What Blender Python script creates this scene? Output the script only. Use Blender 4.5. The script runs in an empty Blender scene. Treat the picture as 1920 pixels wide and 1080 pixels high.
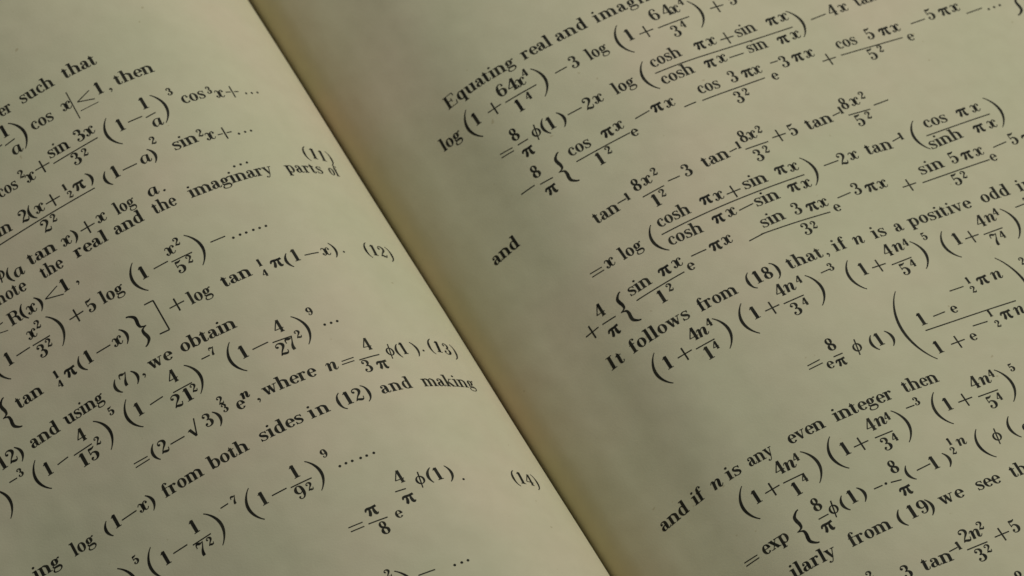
import bpy, random
import numpy as np
from math import sin, cos, pi, hypot, radians, tan
from mathutils import Matrix, Vector

random.seed(4)
scene = bpy.context.scene
col = scene.collection
U = 0.0029                    # one printing unit (the width of a plus sign) in metres
ROLL = 0.10                   # the open book rocked on its spine
Y0 = 102.0                    # middle of the page height, in units

# ------------------------------------------------------------------ camera
CR = [[0.876624, -0.470794, -0.099416], [-0.452878, -0.737458, -0.501055], [0.162578, 0.484261, -0.859686]]
CC = Vector((-46.027, -38.545 , 268.031))
CC = Vector((CC.x, CC.y-Y0, CC.z))
cam = bpy.data.cameras.new('camera')
camo = bpy.data.objects.new('camera', cam)
col.objects.link(camo)
r, d, f = [Vector(v) for v in CR]
m = Matrix((r, -d, -f)).transposed().to_4x4()
roll = Matrix.Rotation(-ROLL, 4, 'Y')
m.translation = CC*U
camo.matrix_world = roll @ m
cam.sensor_width = 36.0
cam.lens = 9190.5/1920*36.0
cam.clip_start = 0.05
cam.clip_end = 20.0
cam.dof.use_dof = True
cam.dof.focus_distance = 0.857
cam.dof.aperture_fstop = 36.0
scene.camera = camo

# ------------------------------------------------------------------ light
w = bpy.data.worlds.new('World'); scene.world = w; w.use_nodes = True
bg = w.node_tree.nodes['Background']
bg.inputs[0].default_value = (0.75, 0.87, 0.97, 1); bg.inputs[1].default_value = 0.085
def area(name, loc, target, size, power, colour):
    l = bpy.data.lights.new(name, 'AREA'); l.shape = 'RECTANGLE'; l.size, l.size_y = size
    l.energy = power; l.color = colour
    o = bpy.data.objects.new(name, l); col.objects.link(o)
    o.location = loc; o.rotation_euler = (Vector(target)-Vector(loc)).to_track_quat('-Z', 'Y').to_euler()
    return o
area('window_light', (0.78, 0.48, 1.00), (0, 0, 0), (0.5, 0.5), 10.9, (0.945, 1.0, 0.945))
scene.view_settings.view_transform = 'Standard'
scene.view_settings.look = 'None'
scene.view_settings.gamma = 1.0
scene.view_settings.exposure = 0.0
scene.render.engine = 'CYCLES'
scene.cycles.use_denoising = True

# ------------------------------------------------------------------ materials
def mat(name):
    m = bpy.data.materials.new(name); m.use_nodes = True
    return m, m.node_tree.nodes, m.node_tree.links, m.node_tree.nodes['Principled BSDF']
def paper_material():
    m, n, l, b = mat('aged_book_paper')
    tc = n.new('ShaderNodeTexCoord')
    def noise(scale, detail, rough=.5):
        t = n.new('ShaderNodeTexNoise'); t.inputs['Scale'].default_value = scale; t.inputs['Detail'].default_value = detail; t.inputs['Roughness'].default_value = rough
        l.new(tc.outputs['Object'], t.inputs['Vector']); return t
    def ramp(src, *stops):
        r = n.new('ShaderNodeValToRGB'); e = r.color_ramp.elements
        e[0].position, e[0].color = stops[0][0], (*stops[0][1], 1); e[1].position, e[1].color = stops[-1][0], (*stops[-1][1], 1)
        for p, c in stops[1:-1]:
            k = e.new(p); k.color = (*c, 1)
        l.new(src, r.inputs['Fac']); return r
    def mix(a, b_, fac, mode='MULTIPLY'):
        x = n.new('ShaderNodeMix'); x.data_type = 'RGBA'; x.blend_type = mode; x.inputs['Factor'].default_value = fac
        l.new(a, x.inputs[6]); l.new(b_, x.inputs[7]); return x.outputs[2]
    big = noise(28, 3)              # slow greenish and pinkish yellowing
    c1 = ramp(big.outputs['Fac'], (.36, (.700, .583, .400)), (.5, (.674, .588, .393)), (.64, (.648, .583, .381)))
    mid = noise(240, 4, .6)         # cloudy pulp
    c2 = ramp(mid.outputs['Fac'], (.3, (.955, .95, .94)), (.7, (1.0, 1.0, 1.0)))
    c = mix(c1.outputs[0], c2.outputs[0], 1.0)
    spk = noise(650, 1)             # a few small specks in the sheet
    c3 = ramp(spk.outputs['Fac'], (.18, (.70, .64, .54)), (.22, (1, 1, 1)))
    c = mix(c, c3.outputs[0], .6)
    l.new(c, b.inputs['Base Color'])
    b.inputs['Roughness'].default_value = .78
    b.inputs['Specular IOR Level'].default_value = .22
    fib = noise(2600, 4, .65); wav = noise(70, 2)
    b1 = n.new('ShaderNodeBump'); b1.inputs['Strength'].default_value = .22; b1.inputs['Distance'].default_value = .00012; l.new(fib.outputs['Fac'], b1.inputs['Height'])
    b2 = n.new('ShaderNodeBump'); b2.inputs['Strength'].default_value = .35; b2.inputs['Distance'].default_value = .0016; l.new(wav.outputs['Fac'], b2.inputs['Height']); l.new(b1.outputs[0], b2.inputs['Normal'])
    l.new(b2.outputs[0], b.inputs['Normal'])
    return m
def ink_material():
    m, n, l, b = mat('black_printing_ink')
    tc = n.new('ShaderNodeTexCoord'); t = n.new('ShaderNodeTexNoise'); t.inputs['Scale'].default_value = 420; t.inputs['Detail'].default_value = 4
    l.new(tc.outputs['Object'], t.inputs['Vector'])
    r = n.new('ShaderNodeValToRGB'); r.color_ramp.elements[0].position = .3; r.color_ramp.elements[0].color = (.007, .006, .0035, 1)
    r.color_ramp.elements[1].position = .75; r.color_ramp.elements[1].color = (.035, .030, .017, 1)
    l.new(t.outputs['Fac'], r.inputs['Fac']); l.new(r.outputs[0], b.inputs['Base Color'])
    b.inputs['Roughness'].default_value = .75; b.inputs['Specular IOR Level'].default_value = .2
    return m
def edge_material():
    m, n, l, b = mat('cut_paper_edge')
    tc = n.new('ShaderNodeTexCoord'); t = n.new('ShaderNodeTexWave'); t.bands_direction = 'Z'; t.inputs['Scale'].default_value = 900; t.inputs['Distortion'].default_value = 1.5
    l.new(tc.outputs['Object'], t.inputs['Vector'])
    r = n.new('ShaderNodeValToRGB'); r.color_ramp.elements[0].color = (.40, .34, .22, 1); r.color_ramp.elements[1].color = (.60, .54, .39, 1)
    l.new(t.outputs['Fac'], r.inputs['Fac']); l.new(r.outputs[0], b.inputs['Base Color']); b.inputs['Roughness'].default_value = .9
    return m
def plain(name, a, b_, scale, rough):
    m, n, l, b = mat(name)
    tc = n.new('ShaderNodeTexCoord'); t = n.new('ShaderNodeTexNoise'); t.inputs['Scale'].default_value = scale; t.inputs['Detail'].default_value = 6
    l.new(tc.outputs['Object'], t.inputs['Vector'])
    r = n.new('ShaderNodeValToRGB'); r.color_ramp.elements[0].position = .3; r.color_ramp.elements[0].color = (*a, 1); r.color_ramp.elements[1].position = .7; r.color_ramp.elements[1].color = (*b_, 1)
    l.new(t.outputs['Fac'], r.inputs['Fac']); l.new(r.outputs[0], b.inputs['Base Color']); b.inputs['Roughness'].default_value = rough
    return m
PAPER, INK, EDGE = paper_material(), ink_material(), edge_material()
CLOTH = plain('dark_book_cloth', (.020, .030, .045), (.030, .042, .060), 900, .8)
WOOD = plain('brown_tabletop', (.10, .055, .028), (.16, .09, .045), 14, .5)

# ------------------------------------------------------------------ the shape of the open leaves
KL = [0, 2, 4, 7, 10, 14, 20, 27, 36, 50, 64]
TL = [1.4508, 1.4535, 1.1326, 0.8309, 0.7402, 0.3295, 0.0207, -0.1717, -0.2283, -0.1254, -0.10]
KR = [0, 1.5, 3.5, 6, 9, 13, 18, 25, 34, 50, 64]
TR = [1.4283, 1.1381, 0.7594, 0.4336, 0.4297, 0.0962, -0.0535, -0.2776, -0.3012, -0.3524, -0.36]
PW, YB, YT = 60.0, -44.0, 44.0           # page width, foot and head
DS = np.linspace(0, 64, 1281)
def profile(k, t, s):
    a = np.interp(DS, k, t)+s*ROLL
    c = (a[1:]+a[:-1])/2; h = np.diff(DS)
    return s*np.concatenate([[0], np.cumsum(np.cos(c)*h)]), np.concatenate([[0], np.cumsum(np.sin(c)*h)]), a
PR = {-1: profile(KL, TL, -1), 1: profile(KR, TR, 1)}
x6, z6 = PR[1][0][120], PR[1][1][120]    # the right leaf leaves the fold at a gentler slope, half-way up the left one
px, pz, pa = profile(KR, [1.42, 1.14, 0.65, 0.4336]+TR[4:], 1)
PR[1] = (px-px[120]+x6, pz-pz[120]+z6, pa)
def surf(x, y, h=0.0):                   # signed distance from the gutter along the paper, height on the page, lift
    s = 1 if x >= 0 else -1; u = abs(x)
    X, Z, A_ = PR[s]
    i = u/.05; j = min(int(i), 1279); t = i-j
    px, pz, a = X[j]+(X[j+1]-X[j])*t, Z[j]+(Z[j+1]-Z[j])*t, A_[j]+(A_[j+1]-A_[j])*t
    k = min(u/8, 1)
    h += k*(.07*sin(.23*x+.11*y+1)*sin(.19*y-.07*x)+.03*sin(.55*x-.3*y))
    return ((px-s*sin(a)*h)*U, y*U, (pz+cos(a)*h)*U)

def mesh(name, verts, faces, material, parent=None, smooth=True):
    me = bpy.data.meshes.new(name); me.from_pydata(verts, [], faces); me.update()
    if smooth:
        for p in me.polygons: p.use_smooth = True
    me.materials.append(material)
    o = bpy.data.objects.new(name, me); col.objects.link(o)
    if parent: o.parent = parent
    return o
def stations(w):
    return list(np.arange(0, 15, .1))+list(np.arange(15, w-.01, .35))+[w]
def leaf(s):
    us = stations(PW); ys = list(np.linspace(YB, YT, 111)); nu, ny = len(us), len(ys)
    v = [surf(s*max(u, 1e-6) if s > 0 else -max(u, 1e-6), y) for u in us for y in ys]
    v += [surf(s*max(u, 1e-6) if s > 0 else -max(u, 1e-6), y, -.035) for u in us for y in ys]
    F = []
    def quad(a, b, c, d, flip): F.append((a, b, c, d) if flip else (d, c, b, a))
    for lay in (0, 1):
        o = lay*nu*ny
        for i in range(nu-1):
            for j in range(ny-1):
                quad(o+i*ny+j, o+(i+1)*ny+j, o+(i+1)*ny+j+1, o+i*ny+j+1, (s > 0) == (lay == 0))
    N = nu*ny
    for i in range(nu-1):
        for j, fl in ((0, s < 0), (ny-1, s > 0)):
            quad(i*ny+j, (i+1)*ny+j, N+(i+1)*ny+j, N+i*ny+j, fl)
    for j in range(ny-1):
        i = nu-1
        quad(i*ny+j, i*ny+j+1, N+i*ny+j+1, N+i*ny+j, s < 0)
    return v, F
FLOOR = -3.0
def block(s):                            # the leaves lying under the open page
    us = stations(PW-.15); v = []; F = []
    for y in (YB+.1, YT-.1):
        for u in us:
            x, _, z = surf(s*max(u, 1e-6), y, -.45); v.append((x, y*U, z))
        for u in us:
            x, _, z = surf(s*max(u, 1e-6), y, -.45); v.append((x, y*U, FLOOR*U))
    n = len(us)
    for i in range(n-1):
        F += [(i, i+1, 2*n+i+1, 2*n+i), (n+i, 3*n+i, 3*n+i+1, n+i+1), (i, n+i, n+i+1, i+1), (2*n+i, 2*n+i+1, 3*n+i+1, 3*n+i)]
    F.append((n-1, 2*n-1, 4*n-1, 3*n-1))
    return v, F
def box(x0, x1, y0, y1, z0, z1):
    v = [(x*U, y*U, z*U) for x in (x0, x1) for y in (y0, y1) for z in (z0, z1)]
    return v, [(0, 1, 3, 2), (4, 6, 7, 5), (0, 4, 5, 1), (2, 3, 7, 6), (0, 2, 6, 4), (1, 5, 7, 3)]

table = mesh('tabletop', *box(-260, 260, -200, 200, -16, FLOOR-1.01), WOOD, smooth=False); table['kind'] = 'structure'
book = bpy.data.objects.new('open_book', None); col.objects.link(book)
book['label'] = 'open mathematics book with yellowed pages full of printed black formulas'
book['category'] = 'book'
XW = PR[1][0][1200]
pages = {}
for s, lab in ((-1, 'left page, arched over and brighter beside the gutter'), (1, 'right page, shaded brown where it dips into the gutter')):
    pages[s] = mesh('page', *leaf(s), PAPER, book); pages[s]['label'] = lab
for s in (-1, 1): mesh('page_block', *block(s), EDGE, book, False)
mesh('cover', *box(-XW-3, XW+3, YB-1.5, YT+1.5, FLOOR-1, FLOOR-.004), CLOTH, book, False)

# ------------------------------------------------------------------ the type: a modern-face roman drawn stroke by stroke

T, S, XH, AS, CP, DE = .053, .172, .62, .95, .93, -.27
def crom(P, n=5):                      # Catmull-Rom through (x, y, width) points
    Q = [tuple(2*a-b for a, b in zip(P[0], P[1]))] + list(P) + [tuple(2*a-b for a, b in zip(P[-1], P[-2]))]
    out = []
    for i in range(1, len(Q)-2):
        p0, p1, p2, p3 = Q[i-1:i+3]
        for k in range(n):
            t = k/n
            out.append(tuple(.5*(2*b+(c-a)*t+(2*a-5*b+4*c-d)*t*t+(3*b-a-3*c+d)*t**3) for a, b, c, d in zip(p0, p1, p2, p3)))
    return out + [tuple(P[-1])]
def ribbon(P):                         # quads along a centre line
    L, R = [], []
    for i, (x, y, w) in enumerate(P):
        a, b = P[max(i-1, 0)], P[min(i+1, len(P)-1)]
        dx, dy = b[0]-a[0], b[1]-a[1]; l = hypot(dx, dy) or 1
        L.append((x-dy/l*w/2, y+dx/l*w/2)); R.append((x+dy/l*w/2, y-dx/l*w/2))
    return [[L[i], R[i], R[i+1], L[i+1]] for i in range(len(P)-1)]
def make_font(T, S):                   # thin and thick stroke
    def C(*P, n=5): return ribbon(crom(P, n))
    def Ln(*P): return ribbon(P)
    def D(x, y, r): return [[(x+r*cos(2*pi*i/12), y+r*sin(2*pi*i/12)) for i in range(12)]]
    def V(x, y0, y1, w=S): return [[(x-w/2, y0), (x+w/2, y0), (x+w/2, y1), (x-w/2, y1)]]
    def H(x0, x1, y, w=T): return [[(x0, y), (x1, y), (x1, y+w), (x0, y+w)]]
    def A(cx, cy, rx, ry, a0, a1, s=S, t=T, n=20):      # arc of an upright didone ring
        P = []
        for i in range(n+1):
            a = radians(a0+(a1-a0)*i/n); c, q = abs(cos(a)), abs(sin(a)); w = t+(s-t)*c**1.6
            P.append((cx+(rx-s/2)*cos(a), cy+(ry-t/2)*sin(a), w))
        return ribbon(P)
    def flag(x, y): return Ln((x-.17, y-.035, T), (x, y-.045, T*1.6))
    def foot(x, e=.15): return H(x-e, x+e, 0)
    def arch(x0, x1): return C((x0, XH-.14, T), (x0+.10, XH-.045, T*1.2), (x0+.20, XH-.03, T*1.7), (x1-.02, XH-.14, S*.9), (x1, XH-.25, S), (x1, .02, S))
    G = {}
    G['a'] = (.57, D(.135, .46, .068)+C((.085, .48, T), (.13, .57, T), (.24, .595, T*1.2), (.345, .54, S*.7), (.37, .42, S), (.37, .14, S))+C((.37, .16, S), (.40, .05, S*.5), (.47, .02, T), (.53, .05, T), (.55, .13, T))
        +C((.37, .36, T), (.25, .33, T*1.3), (.13, .26, S*.8), (.095, .16, S), (.13, .06, S*.7), (.21, .02, T), (.30, .06, T), (.37, .16, T)))
    G['b'] = (.62, V(.135, .02, AS)+flag(.135, AS)+A(.33, XH/2, .27, XH/2+.01, -130, 130)+Ln((.135, .05, T), (.09, 0, T)))
    G['c'] = (.52, A(.32, XH/2, .28, XH/2+.01, 55, 318)+D(.43, .46, .07))
    G['d'] = (.64, V(.46, .0, AS)+flag(.46, AS)+A(.29, XH/2, .26, XH/2+.01, 48, 312)+H(.46, .61, 0))
    G['e'] = (.53, A(.295, XH/2, .265, XH/2+.01, 0, 322)+H(.10, .53, XH/2-.005))
    G['f'] = (.40, V(.17, .02, .75)+foot(.17)+H(.03, .36, XH-T)+C((.17, .72, S), (.19, .85, S*.7), (.26, .93, T), (.34, .92, T), (.38, .86, T))+D(.37, .84, .062))
    G['g'] = (.60, A(.27, .41, .22, .205, 0, 360)+C((.13, .25, T), (.09, .17, T*1.4), (.15, .10, S*.6), (.30, .085, S*.8), (.44, .07, S*.8), (.52, -.02, S*.6), (.50, -.13, T*1.5), (.38, -.22, T), (.22, -.23, T), (.08, -.18, T*1.4), (.05, -.09, T*1.6), (.10, .0, T*1.2), (.2, .07, T))
        +C((.44, .52, T), (.50, .59, T), (.56, .60, T))+D(.555, .575, .055))
    G['h'] = (.70, V(.155, .02, AS)+flag(.155, AS)+foot(.155)+arch(.155, .52)+foot(.54))
    G['i'] = (.34, V(.17, .02, XH)+flag(.17, XH)+foot(.17)+D(.16, .84, .078))
    G['k'] = (.66, V(.155, .02, AS)+flag(.155, AS)+foot(.155)+Ln((.155, .22, T), (.47, .60, T))+Ln((.28, .37, S*.8), (.53, .02, S))+H(.37, .60, XH-T)+H(.42, .66, 0))
    G['l'] = (.34, V(.17, .02, AS)+flag(.17, AS)+foot(.17))
    G['m'] = (1.03, V(.155, .02, XH)+flag(.155, XH)+foot(.155)+arch(.155, .50)+foot(.50, .13)+arch(.50, .85)+foot(.87))
    G['n'] = (.70, V(.155, .02, XH)+flag(.155, XH)+foot(.155)+arch(.155, .52)+foot(.54))
    G['o'] = (.59, A(.295, XH/2, .265, XH/2+.01, 0, 360, n=28))
    G['p'] = (.63, V(.145, DE, XH)+flag(.145, XH)+H(-.0, .29, DE)+A(.34, XH/2, .26, XH/2+.01, -132, 132))
    G['q'] = (.64, V(.46, DE, XH)+H(.31, .61, DE)+A(.29, XH/2, .26, XH/2+.01, 48, 312)+Ln((.42, .52, T), (.50, .62, T)))
    G['r'] = (.50, V(.16, .02, XH)+flag(.16, XH)+foot(.16)+C((.18, .40, T), (.25, .54, T), (.34, .60, T*1.3), (.42, .58, T))+D(.405, .525, .073))
    G['s'] = (.47, C((.40, .50, T), (.33, .58, T), (.20, .595, T*1.3), (.10, .52, S*.65), (.11, .42, S*.75), (.24, .33, S*.95), (.36, .24, S*.8), (.385, .13, S*.65), (.31, .04, T*1.3), (.19, .02, T), (.08, .08, T), (.05, .18, T))+Ln((.405, .44, T), (.405, .61, T))+Ln((.05, .01, T), (.05, .2, T)))
    G['t'] = (.42, C((.16, .72, S*.75), (.16, .55, S), (.16, .16, S), (.19, .05, S*.7), (.27, .02, T), (.34, .06, T), (.365, .17, T))+H(.01, .34, XH-T)+Ln((.02, .6, T), (.12, .70, T), (.14, .80, T)))
    G['u'] = (.70, C((.16, .60, S), (.16, .2, S), (.20, .07, S*.8), (.30, .025, T*1.4), (.40, .06, T), (.52, .18, T))+V(.52, 0, XH)+flag(.16, XH)+flag(.52, XH)+H(.52, .68, 0))
    G['v'] = (.60, Ln((.13, .60, S), (.31, .02, S*.7))+Ln((.31, .02, T), (.49, .60, T))+H(.0, .27, XH-T)+H(.37, .60, XH-T))
    G['w'] = (.86, Ln((.13, .60, S), (.28, .02, S*.7))+Ln((.28, .02, T), (.43, .60, T))+Ln((.42, .60, S), (.57, .02, S*.7))+Ln((.57, .02, T), (.73, .60, T))+H(.0, .27, XH-T)+H(.32, .53, XH-T)+H(.62, .86, XH-T))
    G['x'] = (.62, Ln((.13, .60, S), (.47, .02, S))+Ln((.12, .02, T), (.48, .60, T))+H(.0, .27, XH-T)+H(.36, .60, XH-T)+H(.0, .25, 0)+H(.35, .62, 0))
    G['y'] = (.61, Ln((.13, .60, S), (.32, .04, S*.7))+C((.50, .60, T), (.32, .04, T), (.24, -.16, T), (.16, -.24, T), (.07, -.22, T))+D(.075, -.185, .06)+H(.0, .27, XH-T)+H(.38, .61, XH-T))
    G['E'] = (.84, V(.20, .02, CP)+H(.04, .74, 0)+H(.04, .72, CP-T)+H(.2, .5, .45)+Ln((.5, .33, T), (.5, .6, T))+Ln((.72, .68, T), (.70, CP, T))+Ln((.71, 0, T), (.76, .28, T)))
    G['I'] = (.46, V(.23, .02, CP, S*1.1)+H(.04, .42, 0)+H(.04, .42, CP-T))
    G['P'] = (.80, V(.20, .02, CP)+H(.04, .38, 0)+H(.04, .45, CP-T)+A(.42, .70, .30, .23, -90, 90)+H(.2, .43, .47))
    G['R'] = (.88, V(.20, .02, CP)+H(.04, .38, 0)+H(.04, .45, CP-T)+A(.40, .70, .29, .23, -90, 90)+H(.2, .42, .47)+C((.44, .48, T), (.58, .40, S*.8), (.62, .25, S), (.64, .08, S*.8), (.72, .02, T), (.82, .07, T)))
    G['S'] = (.62, C((.50, .70, T), (.46, .84, T), (.32, .91, T*1.4), (.17, .85, S*.8), (.13, .70, S), (.24, .56, S), (.40, .46, S*1.1), (.52, .33, S), (.51, .15, S*.8), (.38, .04, T*1.4), (.22, .03, T), (.11, .13, T), (.07, .28, T)))
    G['0'] = (.60, A(.30, CP/2, .25, CP/2, 0, 360, n=28))
    G['1'] = (.50, V(.25, .02, CP, S*1.15)+H(.07, .43, 0)+Ln((.08, .78, T), (.2, .87, T*1.6), (.26, .93, T*1.6)))
    G['2'] = (.62, D(.15, .68, .078)+C((.075, .68, T), (.12, .84, T*1.2), (.27, .91, T*1.5), (.43, .83, S*.85), (.48, .68, S), (.42, .52, S*.8), (.24, .30, T*1.5), (.09, .06, T))+C((.08, .05, T), (.20, .12, S*.8), (.33, .07, S*.95), (.45, .05, S*.8), (.53, .12, T), (.55, .26, T)))
    G['3'] = (.60, D(.15, .73, .075)+C((.075, .74, T), (.15, .88, T*1.2), (.27, .91, T*1.3), (.40, .83, S*.8), (.43, .70, S*.95), (.38, .56, S*.6), (.25, .49, T))+C((.25, .49, T), (.41, .45, S*.6), (.48, .28, S*1.1), (.43, .10, S*.8), (.27, .02, T*1.3), (.13, .06, T), (.065, .20, T))+D(.14, .22, .078))
    G['4'] = (.62, V(.42, .02, CP)+Ln((.40, CP, T*1.3), (.05, .27, T*1.3))+H(.04, .58, .24, T*1.1)+H(.29, .55, 0))
    G['5'] = (.60, Ln((.13, .90, T), (.13, .45, T))+C((.13, .86, S*.75), (.28, .83, S*.9), (.42, .87, S*.45), (.46, .93, T))+C((.13, .46, T), (.2, .54, T*1.2), (.30, .56, T*1.5), (.43, .47, S*.8), (.475, .30, S*1.1), (.42, .11, S*.8), (.27, .02, T*1.3), (.13, .06, T), (.07, .19, T))+D(.14, .21, .078))
    G['6'] = (.61, C((.47, .80, T), (.40, .89, T), (.30, .91, T*1.2), (.17, .82, S*.6), (.105, .60, S), (.10, .35, S), (.14, .14, S*.8), (.22, .04, T*1.5), (.31, .02, T), (.42, .10, S*.8), (.485, .28, S), (.44, .46, S*.7), (.32, .54, T*1.3), (.21, .50, T), (.13, .38, T))+D(.435, .76, .065))
    G['7'] = (.58, C((.08, .64, T), (.09, .86, T))+C((.08, .80, T), (.17, .92, S*.8), (.32, .86, S*.9), (.46, .87, T), (.53, .92, T))+C((.53, .92, T), (.40, .60, T*1.4), (.30, .38, S*.8), (.25, .16, S*1.05), (.26, .02, S)))
    G['8'] = (.60, A(.29, .69, .21, .235, 0, 360, S*.85, n=24)+A(.30, .24, .255, .25, 0, 360, S, n=24)+Ln((.15, .58, S*.8), (.45, .35, S*.8)))
    G['9'] = (.61, C((.12, .13, T), (.19, .04, T), (.30, .02, T*1.2), (.43, .11, S*.6), (.495, .33, S), (.50, .58, S), (.46, .79, S*.8), (.38, .89, T*1.5), (.29, .91, T), (.18, .83, S*.8), (.115, .65, S), (.16, .47, S*.7), (.28, .39, T*1.3), (.39, .43, T), (.47, .55, T))+D(.165, .17, .065))
    # italics
    G['X'] = (.66, D(.085, .13, .07)+D(.565, .48, .07)+C((.05, .46, T), (.10, .56, T*1.1), (.18, .585, T*1.3), (.265, .50, S*.7), (.295, .33, S*1.05), (.275, .15, S*.7), (.21, .04, T*1.2), (.13, .02, T), (.05, .09, T))+C((.60, .52, T), (.53, .60, T), (.45, .585, T*1.2), (.37, .48, S*.7), (.335, .30, S*1.05), (.355, .13, S*.7), (.42, .03, T*1.2), (.52, .04, T), (.60, .16, T)))
    G['N'] = (.72, C((.03, .48, T), (.09, .58, T), (.17, .59, S*.7), (.21, .48, S), (.15, .02, S))+C((.17, .2, T), (.27, .44, T), (.39, .58, T*1.3), (.49, .58, S*.6), (.53, .47, S), (.47, .15, S), (.51, .04, S*.5), (.59, .04, T), (.68, .16, T)))
    G['A'] = (.68, C((.47, .55, T), (.38, .60, T), (.25, .58, T*1.3), (.12, .42, S*.85), (.09, .2, S), (.16, .05, S*.6), (.25, .03, T), (.36, .14, T), (.47, .36, T))+C((.52, .60, S*.8), (.47, .30, S), (.46, .13, S), (.50, .03, S*.5), (.57, .03, T), (.66, .16, T)))
    G['e~'] = (.50, C((.13, .27, T), (.28, .31, T), (.40, .40, T*1.2), (.43, .50, S*.5), (.37, .59, T), (.26, .58, T*1.3), (.13, .43, S*.8), (.09, .22, S), (.15, .06, S*.7), (.26, .02, T*1.2), (.38, .08, T), (.46, .18, T)))
    G['e~'] = (.53, G['e'][1])
    G['π'] = (.76, C((.03, .38, T*1.6), (.09, .52, S*.8), (.2, .555, S*1.0), (.45, .54, S*.95), (.72, .575, S*.95))+C((.28, .52, S*.5), (.26, .3, S*.95), (.19, .10, S*1.05), (.13, .04, S*.9))+C((.52, .52, S*.5), (.50, .3, S*.95), (.53, .10, S*1.1), (.60, .03, S*.8), (.69, .10, T)))
    G['φ'] = (.72, A(.33, XH/2-.01, .28, XH/2, 0, 360, S*.75, T*1.1, n=26)+Ln((.22, -.26, T*1.4), (.44, .90, T*1.6)))
    # signs
    G['+'] = (1.0, H(.0, 1.0, .27, .085)+V(.5, -.17, .80, .105))
    G['-'] = (1.0, H(.0, 1.0, .285, .058))
    G['='] = (1.0, H(.0, 1.0, .40, .07)+H(.0, 1.0, .19, .07))
    G['<'] = (1.0, Ln((1.0, .80, .06), (.03, .33, .06))+Ln((.03, .33, .06), (1.0, -.12, .06)))
    G['_'] = (1.0, H(.0, 1.0, -.2, .05))
    G['|'] = (.3, V(.15, -.28, .98, .05))
    G['√'] = (.70, Ln((.0, .35, T), (.14, .45, T*1.4))+Ln((.13, .45, S), (.34, -.14, S*.8))+Ln((.34, -.14, T*1.5), (.66, 1.02, T*1.5)))
    G['.'] = (.28, D(.14, .07, .078))
    G['·'] = (.28, D(.14, .07, .07))
    G[','] = (.28, D(.13, .07, .075)+C((.19, .07, T*1.4), (.19, -.04, T*1.3), (.10, -.17, T)))
    G['('] = (.40, C((.36, 1.02, T), (.20, .86, T*1.6), (.11, .62, S*.8), (.09, .38, S), (.11, .14, S*.8), (.20, -.10, T*1.6), (.36, -.26, T)))
    G[')'] = (.40, C((.04, 1.02, T), (.20, .86, T*1.6), (.29, .62, S*.8), (.31, .38, S), (.29, .14, S*.8), (.20, -.10, T*1.6), (.04, -.26, T)))
    return G
G, SMALL = make_font(T, S), make_font(.072, .212)
# tall delimiters, drawn 1 high and 0 at their foot: x in the same unit as y
def paren(h, b, s):                    # s = -1 for '(' ; chord on x = 0, bulge b
    P = [(s*b*(1-(2*t-1)**2)**.9, h*t, (T*1.1+(S*1.1-T*1.1)*sin(pi*t)**1.2)) for t in [i/20 for i in range(21)]]
    return ribbon(P)
def brace(h, b, s):
    P = [(0, 1, T*1.6), (.30, .97, S*.7), (.68, .87, S*1.15), (.70, .76, S*1.3), (.62, .66, S*1.2), (.66, .56, S*.9), (.9, .52, S*.5), (1.22, .5, T)]
    P = [(s*b*x, h*y, w) for x, y, w in P]
    return ribbon(crom(P, 4))+ribbon(crom([(x, h-y, w) for x, y, w in P[::-1]], 4))
def bracket(h, b, s):
    return V(0, 0, h, .055)+H(min(0, -s*b), max(0, -s*b), 0, .05)+H(min(0, -s*b), max(0, -s*b), h-.05, .05)
def advance(ch): return .30 if ch == ' ' else G[ch][0]

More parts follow.
